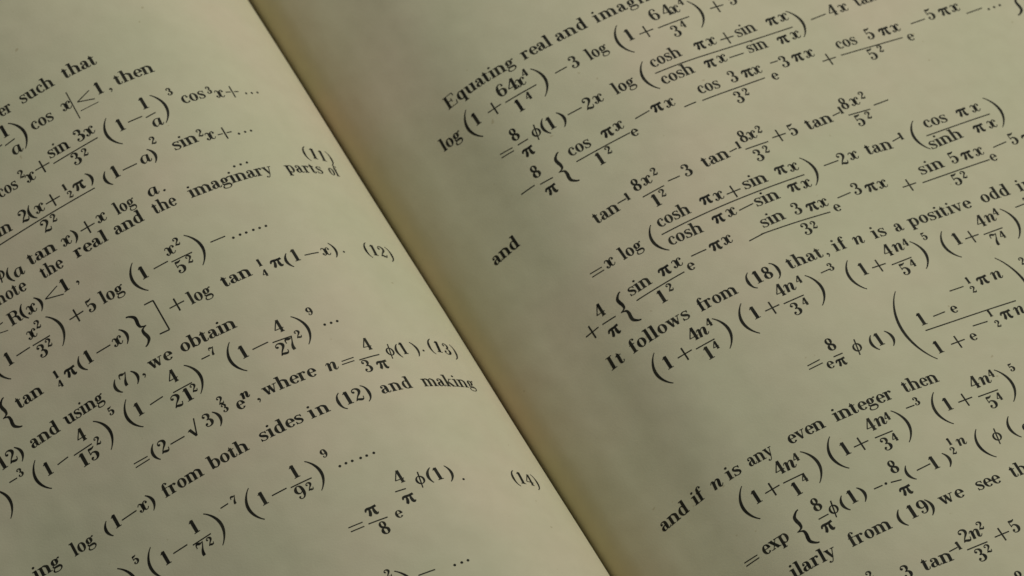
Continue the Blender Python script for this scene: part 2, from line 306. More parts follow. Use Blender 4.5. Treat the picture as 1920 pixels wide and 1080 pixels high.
# every printed line: page, kind, words, and its sorts at (distance from gutter, height) on the page
LINES = [
 ('L', 'text_line', 'printed words ending a sentence with er such that', [
  ('W','er',1.0,-25.2,134.0,-24.67,133.99),('W','such',1.0,-23.67,134.06,-21.64,134.17),('W','that',1.0,-20.55,134.24,-18.47,134.25),]),
 ('L', 'formula', 'printed formula with cos x less than or equal to 1, then', [
  ('c','1',1.0,-25.66,132.53),('M',0.08,-26.0,132.01,-25.26,132.11),('c','A',1.0,-25.61,131.01),('M',0.08,-26.76,132.16,-26.14,132.2),
  ('B',')',-25.15,133.35,-24.99,131.06),('W','cos',1.0,-23.93,131.91,-22.64,131.91),('c','X',1.0,-21.57,132.08),('M',0.07,-21.01,133.31,-21.08,131.08),
  ('M',0.07,-19.69,132.67,-20.7,132.27),('M',0.07,-20.7,132.27,-19.64,131.91),('M',0.05,-20.8,131.56,-19.54,131.57),('c','1',1.0,-19.14,132.05),
  ('c',',',1.0,-18.61,132.01),('W','then',1.0,-17.9,132.09,-15.68,132.08),]),
 ('L', 'formula', 'printed formula with sin 3x over 3 squared', [
  ('W','cos',1.0,-27.87,128.83,-26.7,128.81),('c','2',0.62,-26.14,129.3),('c','X',1.0,-25.77,128.72),('P',1.0,-24.65,129.27),
  ('W','sin',1.0,-23.91,129.47,-22.79,129.49),('W','3X',1.0,-21.75,129.52,-21.06,129.6),('M',0.08,-23.96,129.05,-20.74,129.2),
  ('c','3',1.0,-22.73,128.1),('c','2',0.62,-22.01,128.4),('B','(',-19.67,130.22,-19.59,127.92),('c','1',1.0,-19.15,128.83),
  ('M',0.08,-18.6,129.22,-17.62,129.22),('c','1',1.0,-17.16,129.64),('M',0.08,-17.46,129.01,-16.75,129.12),('c','A',1.0,-17.1,128.06),
  ('B',')',-16.5,130.49,-16.51,128.1),('c','3',0.62,-15.34,129.99),('W','cos',1.0,-14.72,129.03,-13.33,129.07),('c','3',0.62,-12.85,129.34),
  ('c','X',1.0,-12.29,128.89),('P',1.0,-11.13,129.27),('D',-10.07,129.12),('D',-9.57,129.17),('D',-9.05,129.24),]),
 ('L', 'formula', 'printed formula with sin 2(x + half pi) over 2 squared', [
  ('W','sin',1.0,-29.61,126.46,-28.49,126.37),('c','2',1.0,-27.36,126.36),('B','(',-26.6,127.29,-26.52,126.17),('c','X',1.0,-26.25,126.39),
  ('P',1.0,-25.14,126.72),('c','1',0.55,-24.14,126.85),('c','2',0.55,-24.11,126.2),('c','π',1.0,-23.42,126.36),('B',')',-22.61,127.26,-22.59,126.23),
  ('M',0.08,-29.72,125.93,-22.51,125.97),('c','2',1.0,-26.46,124.89),('c','2',0.62,-25.76,125.27),('B','(',-21.44,126.7,-21.41,125.54),
  ('c','1',1.0,-20.95,125.86),('M',0.08,-20.45,126.15,-19.47,126.13),('c','A',1.0,-18.99,125.86),('B',')',-18.49,126.79,-18.44,125.61),
  ('c','2',0.62,-17.95,126.95),('W','sin',1.0,-16.82,125.89,-15.55,125.96),('c','2',0.62,-15.01,126.29),('c','X',1.0,-14.52,125.83),
  ('P',1.0,-13.38,126.06),('D',-12.47,125.8),('D',-11.97,125.87),('D',-11.5,125.91),]),
 ('L', 'equation_number', 'printed equation number (11) after three dots', [
  ('D',-14.05,123.39),('D',-13.59,123.41),('D',-13.12,123.44),('W','(11)',1.0,-8.25,123.62,-6.13,123.37),]),
 ('L', 'formula', 'printed formula with a tan x plus x log a', [
  ('c','φ',1.0,-30.41,123.77),('B','(',-29.65,124.21,-29.67,123.13),('c','A',1.0,-29.33,123.22),('W','tan',1.0,-28.29,123.46,-26.78,123.43),
  ('c','X',1.0,-25.83,123.31),('B',')',-25.18,124.14,-25.25,123.13),('P',1.0,-24.13,123.7),('c','X',1.0,-23.25,123.49),
  ('W','log',1.0,-22.16,123.38,-21.01,123.39),('c','A',1.0,-19.65,123.43),('c','.',1.0,-19.0,123.4),]),
 ('L', 'text_line', 'printed line reading denote the real and the imaginary parts of', [
  ('W','note',1.0,-31.18,122.23,-29.45,122.14),('W','the',1.0,-28.06,122.14,-26.76,122.12),('W','real',1.0,-25.55,122.12,-23.52,122.1),
  ('W','and',1.0,-22.72,122.11,-21.12,122.11),('W','the',1.0,-20.07,122.13,-18.76,122.12),('W','imaginary',1.0,-17.61,122.15,-12.03,122.21),
  ('W','parts',1.0,-10.47,122.18,-7.73,122.22),('W','of',1.0,-6.78,122.22,-6.22,122.18),]),
 ('L', 'formula', 'printed condition R(x) less than 1', [
  ('M',0.07,-32.04,121.05,-31.61,121.08),('M',0.05,-32.27,120.6,-31.56,120.39),('c','R',1.0,-30.95,120.48),('B','(',-30.05,121.47,-30.06,120.33),
  ('c','X',1.0,-29.79,120.48),('B',')',-29.23,121.39,-29.18,120.27),('M',0.07,-27.58,121.21,-28.62,120.85),('M',0.07,-28.62,120.85,-27.47,120.45),
  ('c','1',1.0,-27.22,120.52),('c',',',1.0,-26.51,120.62),]),
 ('L', 'formula', 'printed formula with 5 log and x squared over 5 squared', [
  ('B','(',-32.92,119.67,-32.88,117.35),('c','1',1.0,-32.45,118.2),('M',0.08,-31.9,118.53,-30.92,118.54),('M',0.08,-30.72,118.52,-29.49,118.48),
  ('c','X',1.0,-30.55,118.95),('c','2',0.62,-29.92,119.35),('c','3',1.0,-30.52,117.4),('c','2',0.62,-29.88,117.82),
  ('B',')',-29.16,119.78,-29.13,117.37),('P',1.0,-27.46,118.67),('c','5',1.0,-26.54,118.26),('W','log',1.0,-25.67,118.29,-24.37,118.27),
  ('B','(',-22.87,119.81,-22.87,117.51),('c','1',1.0,-22.65,118.36),('M',0.08,-21.93,118.68,-20.94,118.7),('M',0.08,-20.77,118.53,-19.36,118.52),
  ('c','X',1.0,-20.63,119.01),('c','2',0.62,-19.97,119.41),('c','5',1.0,-20.58,117.49),('c','2',0.62,-19.83,117.88),
  ('B',')',-19.28,119.88,-19.2,117.35),('M',0.08,-18.05,118.64,-17.03,118.65),('D',-16.63,118.33),('D',-16.15,118.37),('D',-15.73,118.36),
  ('D',-15.23,118.38),('D',-14.8,118.37),('D',-14.36,118.37),]),
 ('L', 'formula', 'printed formula ending in log tan quarter pi (1 - x), numbered (12)', [
  ('B','{',-33.85,116.54,-33.7,114.12),('W','tan',1.0,-33.3,115.23,-31.86,115.26),('c','1',0.6,-30.39,115.64),('c','4',0.55,-30.5,114.94),
  ('c','π',1.0,-29.65,115.19),('B','(',-28.59,116.12,-28.51,114.97),('c','1',1.0,-28.14,115.27),('M',0.08,-27.55,115.62,-26.56,115.58),
  ('c','X',1.0,-26.21,115.22),('B',')',-25.67,116.18,-25.64,115.0),('B','}',-24.92,116.64,-24.75,114.14),('M',0.09,-23.55,116.76,-22.95,116.73),
  ('M',0.09,-22.95,116.73,-22.98,114.36),('M',0.09,-22.98,114.36,-23.63,114.42),('P',1.0,-21.82,115.67),('W','log',1.0,-21.04,115.18,-19.78,115.18),
  ('W','tan',1.0,-18.66,115.25,-17.12,115.29),('c','1',0.6,-16.06,115.68),('c','4',0.55,-16.15,114.86),('c','π',1.0,-15.19,115.19),
  ('B','(',-14.17,115.97,-14.17,114.85),('c','1',1.0,-13.74,115.19),('M',0.08,-13.13,115.47,-12.1,115.47),('c','X',1.0,-11.71,115.16),
  ('B',')',-11.06,116.12,-11.04,114.93),('c','.',1.0,-10.33,115.29),('W','(12)',1.0,-8.15,115.27,-6.15,115.06),]),
 ('L', 'text_line', 'printed line reading (12) and using (7), we obtain', [
  ('W','12',1.0,-35.98,112.24,-35.3,112.27),('B',')',-34.8,113.16,-34.77,112.02),('W','and',1.0,-33.69,112.33,-32.06,112.37),
  ('W','using',1.0,-31.12,112.43,-28.77,112.44),('B','(',-27.39,113.32,-27.34,112.26),('c','7',1.0,-27.03,112.48),('B',')',-26.32,113.23,-26.32,112.2),
  ('c',',',1.0,-25.85,112.48),('W','we',1.0,-24.81,112.51,-23.92,112.49),('W','obtain',1.0,-22.85,112.47,-19.64,112.36),]),
 ('L', 'formula', 'printed product of brackets with 4 over 15, 21 and 27 squared', [
  ('B',')',-37.15,111.38,-37.07,109.09),('M',0.08,-36.08,111.25,-35.53,111.23),('c','3',0.62,-35.31,111.16),('B','(',-34.05,111.6,-33.99,109.29),
  ('c','1',1.0,-33.66,110.15),('M',0.08,-32.99,110.47,-32.2,110.54),('M',0.08,-31.85,110.39,-30.55,110.4),('c','4',1.0,-31.05,110.88),
  ('W','15',1.0,-31.56,109.29,-30.86,109.29),('c','2',0.62,-30.26,110.08),('B',')',-29.82,111.69,-29.71,109.29),('c','5',0.62,-28.65,111.33),
  ('B','(',-27.41,111.71,-27.31,109.42),('c','1',1.0,-27.07,110.2),('M',0.08,-26.3,110.48,-25.38,110.52),('M',0.08,-24.73,110.38,-23.44,110.36),
  ('c','4',1.0,-24.44,110.94),('W','21',1.0,-24.91,109.3,-24.13,109.3),('c','2',0.62,-23.61,109.69),('B',')',-23.34,111.69,-23.32,109.38),
  ('M',0.08,-22.22,111.47,-21.66,111.45),('c','7',0.62,-21.5,111.33),('B','(',-20.22,111.63,-20.17,109.27),('c','1',1.0,-19.84,110.13),
  ('M',0.08,-19.23,110.44,-18.16,110.46),('M',0.08,-17.94,110.29,-16.68,110.2),('c','4',1.0,-17.28,110.74),('W','27',1.0,-17.71,109.14,-17.02,109.21),
  ('c','2',0.62,-16.38,109.88),('B',')',-16.11,111.52,-16.01,109.22),('c','9',0.62,-14.96,111.15),('D',-14.43,110.18),('D',-13.99,110.17),
  ('D',-13.56,110.17),]),
 ('L', 'formula', 'printed formula with 2 minus root 3, where n equals 4 over 3 pi, numbered (13)', [
  ('M',0.07,-28.94,107.58,-27.99,107.52),('M',0.07,-28.95,107.29,-27.96,107.28),('B','(',-27.33,108.05,-27.39,106.85),('c','2',1.0,-27.03,107.06),
  ('M',0.08,-26.43,107.38,-25.46,107.36),('c','√',1.0,-24.93,107.11),('c','3',1.0,-23.91,107.08),('B',')',-23.31,107.88,-23.28,106.73),
  ('c','2',0.62,-22.62,108.03),('c','3',0.62,-22.6,107.42),('c','e',1.0,-21.74,107.05),('c','N',0.75,-21.16,107.59),('c',',',1.0,-20.61,107.07),
  ('W','where',1.0,-19.72,107.07,-16.78,106.96),('c','N',1.0,-15.59,106.88),('M',0.07,-14.73,107.31,-13.88,107.34),
  ('M',0.07,-14.82,107.08,-13.95,107.1),('M',0.08,-13.63,107.04,-12.14,107.11),('c','4',1.0,-12.76,107.58),('c','3',1.0,-13.52,106.02),
  ('c','π',1.0,-12.47,106.01),('c','φ',1.0,-11.39,106.9),('B','(',-10.46,107.73,-10.56,106.65),('c','1',1.0,-10.17,106.9),
  ('B',')',-9.35,107.85,-9.22,106.69),('c','.',1.0,-8.7,107.09),('W','(13)',1.0,-7.87,107.2,-5.91,106.82),]),
 ('L', 'text_line', 'printed line reading log (1 - x) from both sides in (12) and making', [
  ('W','ing',1.0,-37.53,104.55,-35.98,104.5),('W','log',1.0,-34.8,104.45,-33.51,104.43),('B','(',-32.1,105.31,-32.14,104.18),
  ('c','1',1.0,-31.63,104.48),('M',0.08,-31.25,104.75,-30.19,104.77),('c','X',1.0,-29.87,104.43),('B',')',-29.32,105.31,-29.29,104.13),
  ('W','from',1.0,-28.25,104.41,-26.07,104.38),('W','both',1.0,-24.86,104.38,-22.79,104.34),('W','sides',1.0,-21.52,104.36,-18.95,104.33),
  ('W','in',1.0,-18.22,104.28,-17.4,104.29),('W','(12)',1.0,-16.3,104.27,-14.47,104.27),('W','and',1.0,-13.29,104.23,-11.48,104.24),
  ('W','making',1.0,-9.87,104.23,-6.04,104.19),]),
 ('L', 'formula', 'printed product of brackets with 1 over 7 squared and 9 squared', [
  ('B',')',-32.93,102.17,-32.84,99.7),('c','5',0.62,-31.8,101.71),('B','(',-30.56,102.14,-30.62,99.74),('c','1',1.0,-30.12,100.52),
  ('M',0.08,-29.56,100.94,-28.57,100.95),('c','1',1.0,-27.72,101.27),('M',0.08,-28.3,100.71,-27.02,100.73),('c','7',1.0,-28.1,99.69),
  ('c','2',0.62,-27.4,100.04),('B',')',-26.83,102.13,-26.76,99.63),('M',0.08,-25.77,101.83,-25.23,101.85),('c','7',0.62,-24.92,101.56),
  ('B','(',-23.73,102.05,-23.82,99.65),('c','1',1.0,-23.34,100.49),('M',0.08,-22.75,100.8,-21.77,100.78),('c','1',1.0,-20.91,101.07),
  ('M',0.08,-21.54,100.67,-20.16,100.62),('c','9',1.0,-21.34,99.63),('c','2',0.62,-20.63,99.88),('B',')',-20.04,101.84,-20.03,99.55),
  ('c','9',0.62,-18.86,101.48),('D',-18.32,100.52),('D',-17.9,100.54),('D',-17.49,100.52),('D',-16.94,100.49),('D',-16.53,100.49),('D',-16.05,100.49),]),
 ('L', 'formula', 'printed formula pi over 8 times e to the 4 over pi, numbered (14)', [
  ('M',0.07,-19.8,96.5,-18.88,96.44),('M',0.07,-19.79,96.19,-18.92,96.14),('c','π',1.0,-18.19,96.55),('M',0.08,-18.63,96.16,-17.4,96.07),
  ('c','8',1.0,-18.06,95.05),('c','e',0.85,-16.84,95.69),('c','4',1.0,-15.66,97.87),('M',0.08,-16.18,97.45,-15.48,97.4),('c','π',1.0,-15.78,96.35),
  ('c','φ',1.0,-14.5,97.32),('B','(',-13.4,98.24,-13.69,97.15),('c','1',1.0,-13.19,97.21),('B',')',-12.49,98.11,-12.63,96.89),('c','.',1.0,-11.9,96.79),
  ('W','(14)',1.0,-7.68,96.42,-5.77,96.22),]),
 ('L', 'formula', 'printed bracket and row of dots cut off by the bottom edge', [
  ('c','2',0.62,-19.26,92.35),('B',')',-18.76,92.6,-18.64,90.16),('M',0.08,-17.63,91.66,-16.56,91.58),('D',-15.36,91.36),('D',-14.89,91.35),
  ('D',-14.47,91.35),]),
 ('R', 'text_line', 'printed line reading Equating real and imaginary', [
  ('W','Equating',1.0,9.23,122.92,13.9,122.89),('W','real',1.0,14.88,122.93,16.77,122.98),('W','and',1.0,17.43,122.99,19.22,123.05),
  ('W','imaginary',1.0,20.15,123.09,26.45,123.34),]),
 ('R', 'formula', 'printed formula starting log, with 64 x to the 4 over 1 to the 4', [
  ('W','log',1.0,7.23,120.75,8.51,120.7),('B','(',9.91,122.14,9.92,119.8),('c','1',1.0,10.17,120.69),('P',1.0,11.49,120.98),
  ('M',0.08,12.27,120.9,14.56,120.91),('W','64',1.0,12.36,121.38,13.09,121.35),('c','X',1.0,13.73,121.33),('c','4',0.62,14.34,121.82),
  ('c','1',1.0,12.95,119.73),('c','4',0.62,13.74,120.19),('B',')',14.78,122.15,14.61,119.85),('M',0.08,15.97,121.01,16.84,121.05),
  ('c','3',1.0,17.32,120.69),('W','log',1.0,18.35,120.71,19.56,120.77),('B','(',21.16,122.34,21.13,119.92),('c','1',1.0,21.53,120.85),
  ('P',1.0,22.61,121.05),('M',0.08,23.44,120.99,25.81,121.09),('W','64',1.0,23.66,121.6,24.55,121.64),('c','X',1.0,25.16,121.65),
  ('c','4',0.62,25.89,122.11),('c','3',1.0,24.3,119.86),('c','4',0.62,25.09,120.38),('B',')',26.32,122.29,26.11,119.99),('P',1.0,27.96,121.21),
  ('c','5',1.0,29.15,120.98),]),
 ('R', 'formula', 'printed formula with cosh plus sin over cosh minus sin, after 2x log', [
  ('M',0.07,10.19,117.98,11.09,117.86),('M',0.07,10.15,117.71,11.07,117.62),('c','8',1.0,11.56,118.13),('M',0.08,11.46,117.79,12.21,117.77),
  ('c','π',1.0,11.74,116.66),('c','φ',1.0,12.84,117.56),('B','(',13.68,118.52,13.65,117.28),('c','1',1.0,14.0,117.49),
  ('B',')',14.61,118.41,14.58,117.21),('M',0.08,15.17,117.87,16.19,117.88),('c','2',1.0,16.58,117.47),('c','X',1.0,17.32,117.6),
  ('W','log',1.0,18.54,117.57,19.8,117.61),('B','(',21.21,119.04,21.18,116.65),('W','cosh',1.0,21.64,118.28,23.51,118.36),('c','π',1.0,25.18,118.38),
  ('c','X',1.0,26.05,118.43),('P',1.0,27.25,118.64),('W','sin',1.0,28.06,118.43,29.21,118.5),('c','π',1.0,30.71,118.53),('c','X',1.0,31.59,118.57),
  ('M',0.08,21.47,117.84,31.81,117.93),('W','cosh',1.0,21.63,116.79,23.59,116.85),('c','π',1.0,25.06,116.83),('c','X',1.0,25.99,116.93),
  ('M',0.08,26.56,117.13,27.65,117.15),('W','sin',1.0,28.08,117.0,29.2,117.01),('c','π',1.0,30.61,116.9),('c','X',1.0,31.55,116.96),
  ('B',')',32.06,119.29,32.07,116.91),('M',0.08,33.28,118.04,34.44,118.12),('c','4',1.0,34.92,117.81),('c','X',1.0,35.75,117.88),
  ('W','tan',1.0,36.87,117.95,38.23,118.03),]),
 ('R', 'formula', 'printed formula in braces with cos pi x, cos 3 pi x and cos 5 pi x', [
  ('M',0.08,9.93,114.73,10.97,114.71),('c','8',1.0,11.4,115.04),('M',0.08,11.29,114.53,12.2,114.46),('c','π',1.0,11.65,113.44),
  ('B','{',13.37,115.84,13.53,113.33),('W','cos',1.0,13.93,115.09,15.23,115.06),('c','π',1.0,16.6,115.06),('c','X',1.0,17.44,115.14),
  ('M',0.08,14.0,114.59,17.89,114.63),('c','1',1.0,15.4,113.51),('c','2',0.62,16.12,113.95),('c','e',0.88,18.07,114.22),
  ('M',0.08,18.68,115.38,19.75,115.48),('c','π',1.0,20.22,115.13),('c','X',1.0,21.1,115.09),('M',0.08,21.85,114.72,22.72,114.75),
  ('W','cos',1.0,23.35,115.18,24.67,115.17),('c','3',1.0,25.89,115.23),('c','π',1.0,26.95,115.28),('c','X',1.0,27.67,115.3),
  ('M',0.08,23.15,114.69,27.9,114.85),('c','3',1.0,25.41,113.6),('c','2',0.62,26.14,114.01),('c','e',0.88,28.51,114.44),
  ('M',0.08,28.84,115.79,29.41,115.79),('c','3',1.0,29.68,115.12),('c','π',1.0,30.72,115.24),('c','X',1.0,31.58,115.25),('P',1.0,32.64,114.67),
  ('W','cos',1.0,33.73,115.18,35.03,115.17),('c','5',1.0,36.23,115.19),('c','π',1.0,37.33,115.17),('c','X',1.0,38.17,115.18),
  ('M',0.08,33.56,114.69,38.26,114.61),('c','5',1.0,35.51,113.61),('c','2',0.62,36.34,114.01),('c','e',0.88,38.71,114.17),
  ('M',0.08,39.42,115.45,40.54,115.49),('c','5',1.0,41.0,115.27),('c','π',1.0,42.06,115.28),('c','X',1.0,42.9,115.33),
  ('M',0.08,43.46,114.94,44.74,115.03),('D',45.14,114.8),('D',45.6,114.84),('D',46.07,114.87),('B','}',47.01,116.51,46.81,113.73),]),
 ('R', 'formula', 'printed formula of tan inverse terms with 8 x squared over 1, 3 and 5 squared', [
  ('W','tan',1.0,12.97,109.94,14.36,109.98),('M',0.08,14.71,110.51,15.34,110.52),('c','1',0.62,15.49,110.33),('c','8',1.0,16.27,110.61),
  ('c','X',1.0,17.01,110.68),('c','2',0.62,17.78,111.04),('M',0.08,16.27,110.04,17.82,110.09),('c','1',1.0,16.9,108.94),('c','2',0.62,17.48,109.38),
  ('M',0.08,18.19,110.25,19.02,110.22),('c','3',1.0,19.54,109.94),('W','tan',1.0,20.83,110.01,22.3,110.08),('M',0.08,22.74,110.45,23.3,110.52),
  ('c','1',0.62,23.53,110.42),('c','8',1.0,24.03,110.75),('c','X',1.0,24.66,110.77),('c','2',0.62,25.37,111.03),('M',0.08,23.77,110.23,25.46,110.23),
  ('c','3',1.0,24.24,109.04),('c','2',0.62,25.01,109.46),('P',1.0,26.35,110.39),('c','5',1.0,27.32,110.02),('W','tan',1.0,28.46,110.04,29.95,110.07),
  ('M',0.08,30.42,110.5,31.01,110.58),('c','1',0.62,31.17,110.43),('c','8',1.0,31.54,110.67),('c','X',1.0,32.32,110.7),('c','2',0.62,33.1,111.02),
  ('M',0.08,31.42,110.17,33.03,110.11),('c','5',1.0,31.83,109.1),('c','2',0.62,32.65,109.45),('M',0.08,33.42,110.31,34.56,110.37),]),
 ('R', 'text_line', 'the single printed word and standing alone near the gutter', [
  ('W','and',1.0,6.2,111.86,7.86,111.9),]),
 ('R', 'formula', 'printed formula starting x log, with cos over sinh after 2x tan inverse', [
  ('M',0.07,10.84,107.22,11.7,107.16),('M',0.07,10.85,106.94,11.72,106.9),('c','X',1.0,12.19,106.81),('W','log',1.0,13.07,106.74,14.33,106.77),
  ('B','(',15.7,108.0,15.81,105.78),('W','cosh',1.0,16.15,107.5,18.05,107.47),('c','π',1.0,19.51,107.55),('c','X',1.0,20.36,107.47),
  ('P',1.0,21.44,107.66),('W','sin',1.0,22.29,107.46,23.56,107.46),('c','π',1.0,24.97,107.61),('c','X',1.0,25.84,107.52),
  ('M',0.08,15.94,107.01,26.26,107.04),('W','cosh',1.0,16.1,106.0,18.03,105.88),('c','π',1.0,19.51,105.96),('c','X',1.0,20.46,106.04),
  ('M',0.08,21.03,106.24,22.1,106.33),('W','sin',1.0,22.31,105.98,23.59,105.99),('c','π',1.0,25.04,106.09),('c','X',1.0,25.93,106.04),
  ('B',')',26.64,108.33,26.51,106.01),('M',0.08,27.8,107.19,28.89,107.22),('c','2',1.0,29.12,106.79),('c','X',1.0,29.95,106.91),
  ('W','tan',1.0,31.03,106.9,32.51,106.82),('M',0.08,33.03,107.31,33.71,107.44),('c','1',0.62,33.78,107.2),('B','(',35.17,108.29,35.05,105.86),
  ('W','cos',1.0,35.75,107.44,37.17,107.4),('c','π',1.0,38.51,107.39),('c','X',1.0,39.51,107.41),('M',0.08,35.35,106.89,40.24,106.96),
  ('W','sinh',1.0,35.23,105.79,37.28,105.9),('c','π',1.0,38.87,105.85),('c','X',1.0,39.86,105.88),('B',')',40.51,108.28,40.47,105.73),]),
 ('R', 'formula', 'printed formula in braces with sin pi x, sin 3 pi x and sin 5 pi x', [
  ('P',1.0,8.98,103.85),('c','4',1.0,10.0,104.27),('M',0.08,9.77,103.82,10.76,103.74),('c','π',1.0,10.13,102.63),('B','{',11.8,104.99,11.99,102.54),
  ('W','sin',1.0,12.3,104.26,13.49,104.29),('c','π',1.0,14.77,104.32),('c','X',1.0,15.69,104.41),('M',0.08,12.36,103.82,15.83,103.92),
  ('c','1',1.0,13.84,102.71),('c','2',0.62,14.54,103.17),('c','e',0.88,16.29,103.77),('M',0.08,16.74,104.68,17.79,104.65),('c','π',1.0,18.35,104.26),
  ('c','X',1.0,19.19,104.33),('M',0.08,20.44,103.93,21.58,104.04),('W','sin',1.0,21.84,104.39,23.1,104.43),('c','3',1.0,24.31,104.41),
  ('c','π',1.0,25.35,104.3),('c','X',1.0,26.13,104.3),('M',0.08,21.35,104.05,26.27,103.81),('c','3',1.0,24.08,102.76),('c','2',0.62,24.76,103.03),
  ('c','e',0.88,26.77,103.67),('M',0.08,27.28,104.61,28.3,104.7),('c','3',1.0,28.72,104.37),('c','π',1.0,29.71,104.26),('c','X',1.0,30.53,104.24),
  ('P',1.0,32.21,103.85),('W','sin',1.0,33.5,104.24,34.85,104.28),('c','5',1.0,35.96,104.26),('c','π',1.0,36.91,104.22),('c','X',1.0,37.79,104.22),
  ('M',0.08,33.11,103.7,38.2,103.71),('c','5',1.0,35.23,102.65),('c','2',0.62,35.94,102.98),('c','e',0.88,38.45,103.5),
  ('M',0.08,38.96,104.49,40.04,104.6),('c','5',1.0,40.54,104.21),('c','π',1.0,41.53,104.11),('c','X',1.0,42.51,104.15),]),
 ('R', 'text_line', 'printed line reading It follows from (18) that, if n is a positive odd integer', [
  ('W','It',1.0,8.82,100.87,9.54,100.84),('W','follows',1.0,10.48,100.87,14.42,100.89),('W','from',1.0,15.38,100.89,17.5,100.89),
  ('W','(18)',1.0,18.87,100.89,20.73,100.9),('W','that',1.0,21.72,100.9,23.93,100.89),('c',',',1.0,24.32,100.91),
  ('W','if',1.0,25.04,100.92,25.63,100.92),('c','N',1.0,26.73,100.89),('W','is',1.0,27.93,100.9,28.54,100.9),('c','a',1.0,29.68,100.87),
  ('W','positive',1.0,30.75,100.87,34.88,100.79),('W','odd',1.0,36.07,100.8,37.74,100.79),('W','integer',1.0,38.73,100.78,42.98,100.7),]),
 ('R', 'formula', 'printed product of brackets with 4 n to the 4 over 1, 3, 5 and 7, upper row', [
  ('B','(',11.51,100.11,11.49,97.64),('c','1',1.0,11.91,98.57),('P',1.0,13.04,98.91),('M',0.08,13.78,98.81,15.09,98.81),('c','4',1.0,14.02,99.34),
  ('c','N',1.0,14.64,99.31),('c','4',0.62,15.36,99.71),('c','1',1.0,14.35,97.71),('c','4',0.62,14.93,98.11),('B',')',15.64,100.13,15.56,97.73),
  ('B','(',17.72,100.16,17.68,97.72),('c','1',1.0,18.15,98.71),('P',1.0,19.23,98.94),('M',0.08,19.99,98.86,21.42,98.86),('c','4',1.0,20.17,99.39),
  ('c','N',1.0,20.88,99.44),('c','4',0.62,21.71,99.73),('c','3',1.0,20.41,97.73),('c','4',0.62,21.23,98.12),('B',')',22.21,100.12,22.05,97.67),
  ('M',0.08,23.22,99.85,23.88,99.89),('c','3',0.62,24.04,99.74),('B','(',25.28,100.06,25.29,97.65),('c','1',1.0,25.89,98.65),('P',1.0,26.96,98.97),
  ('M',0.08,27.76,98.73,29.27,98.8),('c','4',1.0,28.01,99.38),('c','N',1.0,28.83,99.48),('c','4',0.62,29.51,99.68),('c','5',1.0,28.3,97.69),
  ('c','4',0.62,29.09,98.09),('B',')',29.81,99.93,29.67,97.65),('c','5',0.62,30.93,99.66),('B','(',32.18,99.86,32.28,97.58),('c','1',1.0,32.79,98.51),
  ('P',1.0,33.75,98.75),('M',0.08,34.56,98.61,36.01,98.65),('c','4',1.0,34.84,99.18),('c','N',1.0,35.62,99.29),('c','4',0.62,36.25,99.63),
  ('c','7',1.0,35.0,97.51),('c','4',0.62,35.69,97.89),('B',')',36.65,100.02,36.51,97.53),('M',0.08,37.7,99.77,38.49,99.82),('c','7',0.62,38.69,99.66),]),
 ('R', 'formula', 'printed formula with a tall bracket and half pi n powers of e', [
  ('M',0.07,19.03,94.26,19.91,94.3),('M',0.07,18.99,93.99,19.96,94.01),('c','8',1.0,20.96,94.5),('M',0.08,20.76,94.07,21.39,94.07),
  ('c','e',0.85,20.23,93.4),('c','π',0.85,20.95,93.27),('c','φ',1.0,22.38,93.75),('B','(',23.64,94.49,23.64,93.33),('c','1',1.0,24.01,93.57),
  ('B',')',24.59,94.45,24.57,93.25),('B','(',26.88,96.84,26.64,91.34),('c','1',1.0,27.32,93.91),('M',0.08,28.1,94.26,28.98,94.29),
  ('c','e',0.85,29.53,93.96),('M',0.08,30.1,95.56,31.13,95.54),('c','1',0.55,31.64,95.59),('c','2',0.55,31.59,94.85),('c','π',1.0,32.47,95.18),
  ('c','N',1.0,33.51,95.19),('M',0.08,27.07,93.5,33.64,93.32),('c','1',1.0,27.18,91.65),('P',1.0,28.5,91.97),('c','e',0.85,29.53,91.65),
  ('M',0.08,30.01,92.65,31.08,92.6),('c','1',0.55,31.56,92.82),('c','2',0.55,31.6,91.95),('c','π',1.0,32.42,92.27),('c','N',1.0,33.38,92.27),
  ('B',')',34.2,96.74,33.78,91.33),('c','2',0.62,35.76,95.6),]),
 ('R', 'text_line', 'printed line reading and if n is any even integer then', [
  ('W','and',1.0,6.11,90.0,7.79,90.02),('W','if',1.0,8.61,90.05,9.09,90.04),('c','N',1.0,10.29,90.03),('W','is',1.0,11.18,90.05,11.77,90.03),
  ('W','any',1.0,12.71,90.05,14.09,90.03),('W','even',1.0,15.52,90.03,17.58,89.99),('W','integer',1.0,18.61,89.98,22.43,89.87),
  ('W','then',1.0,23.51,89.92,25.58,89.85),]),
 ('R', 'formula', 'printed product of brackets with 4 n to the 4 over 1, 3 and 5, lower row', [
  ('B','(',11.54,89.29,11.42,86.79),('c','1',1.0,11.96,87.71),('P',1.0,12.99,88.04),('M',0.08,13.74,88.02,15.13,87.92),('c','4',1.0,13.94,88.6),
  ('c','N',1.0,14.63,88.55),('c','4',0.62,15.25,88.84),('c','1',1.0,14.27,86.8),('c','4',0.62,15.0,87.34),('B',')',15.66,89.32,15.6,86.84),
  ('B','(',17.71,89.29,17.64,86.8),('c','1',1.0,18.13,87.65),('P',1.0,19.12,87.93),('M',0.08,20.07,87.9,21.3,87.87),('c','4',1.0,20.18,88.39),
  ('c','N',1.0,20.92,88.47),('c','4',0.62,21.51,88.64),('c','3',1.0,20.4,86.77),('c','4',0.62,21.17,87.14),('B',')',21.92,89.17,21.79,86.73),
  ('M',0.08,22.88,88.93,23.48,88.92),('c','3',0.62,23.75,88.84),('B','(',25.08,89.28,25.01,86.75),('c','1',1.0,25.45,87.72),('P',1.0,26.61,88.02),
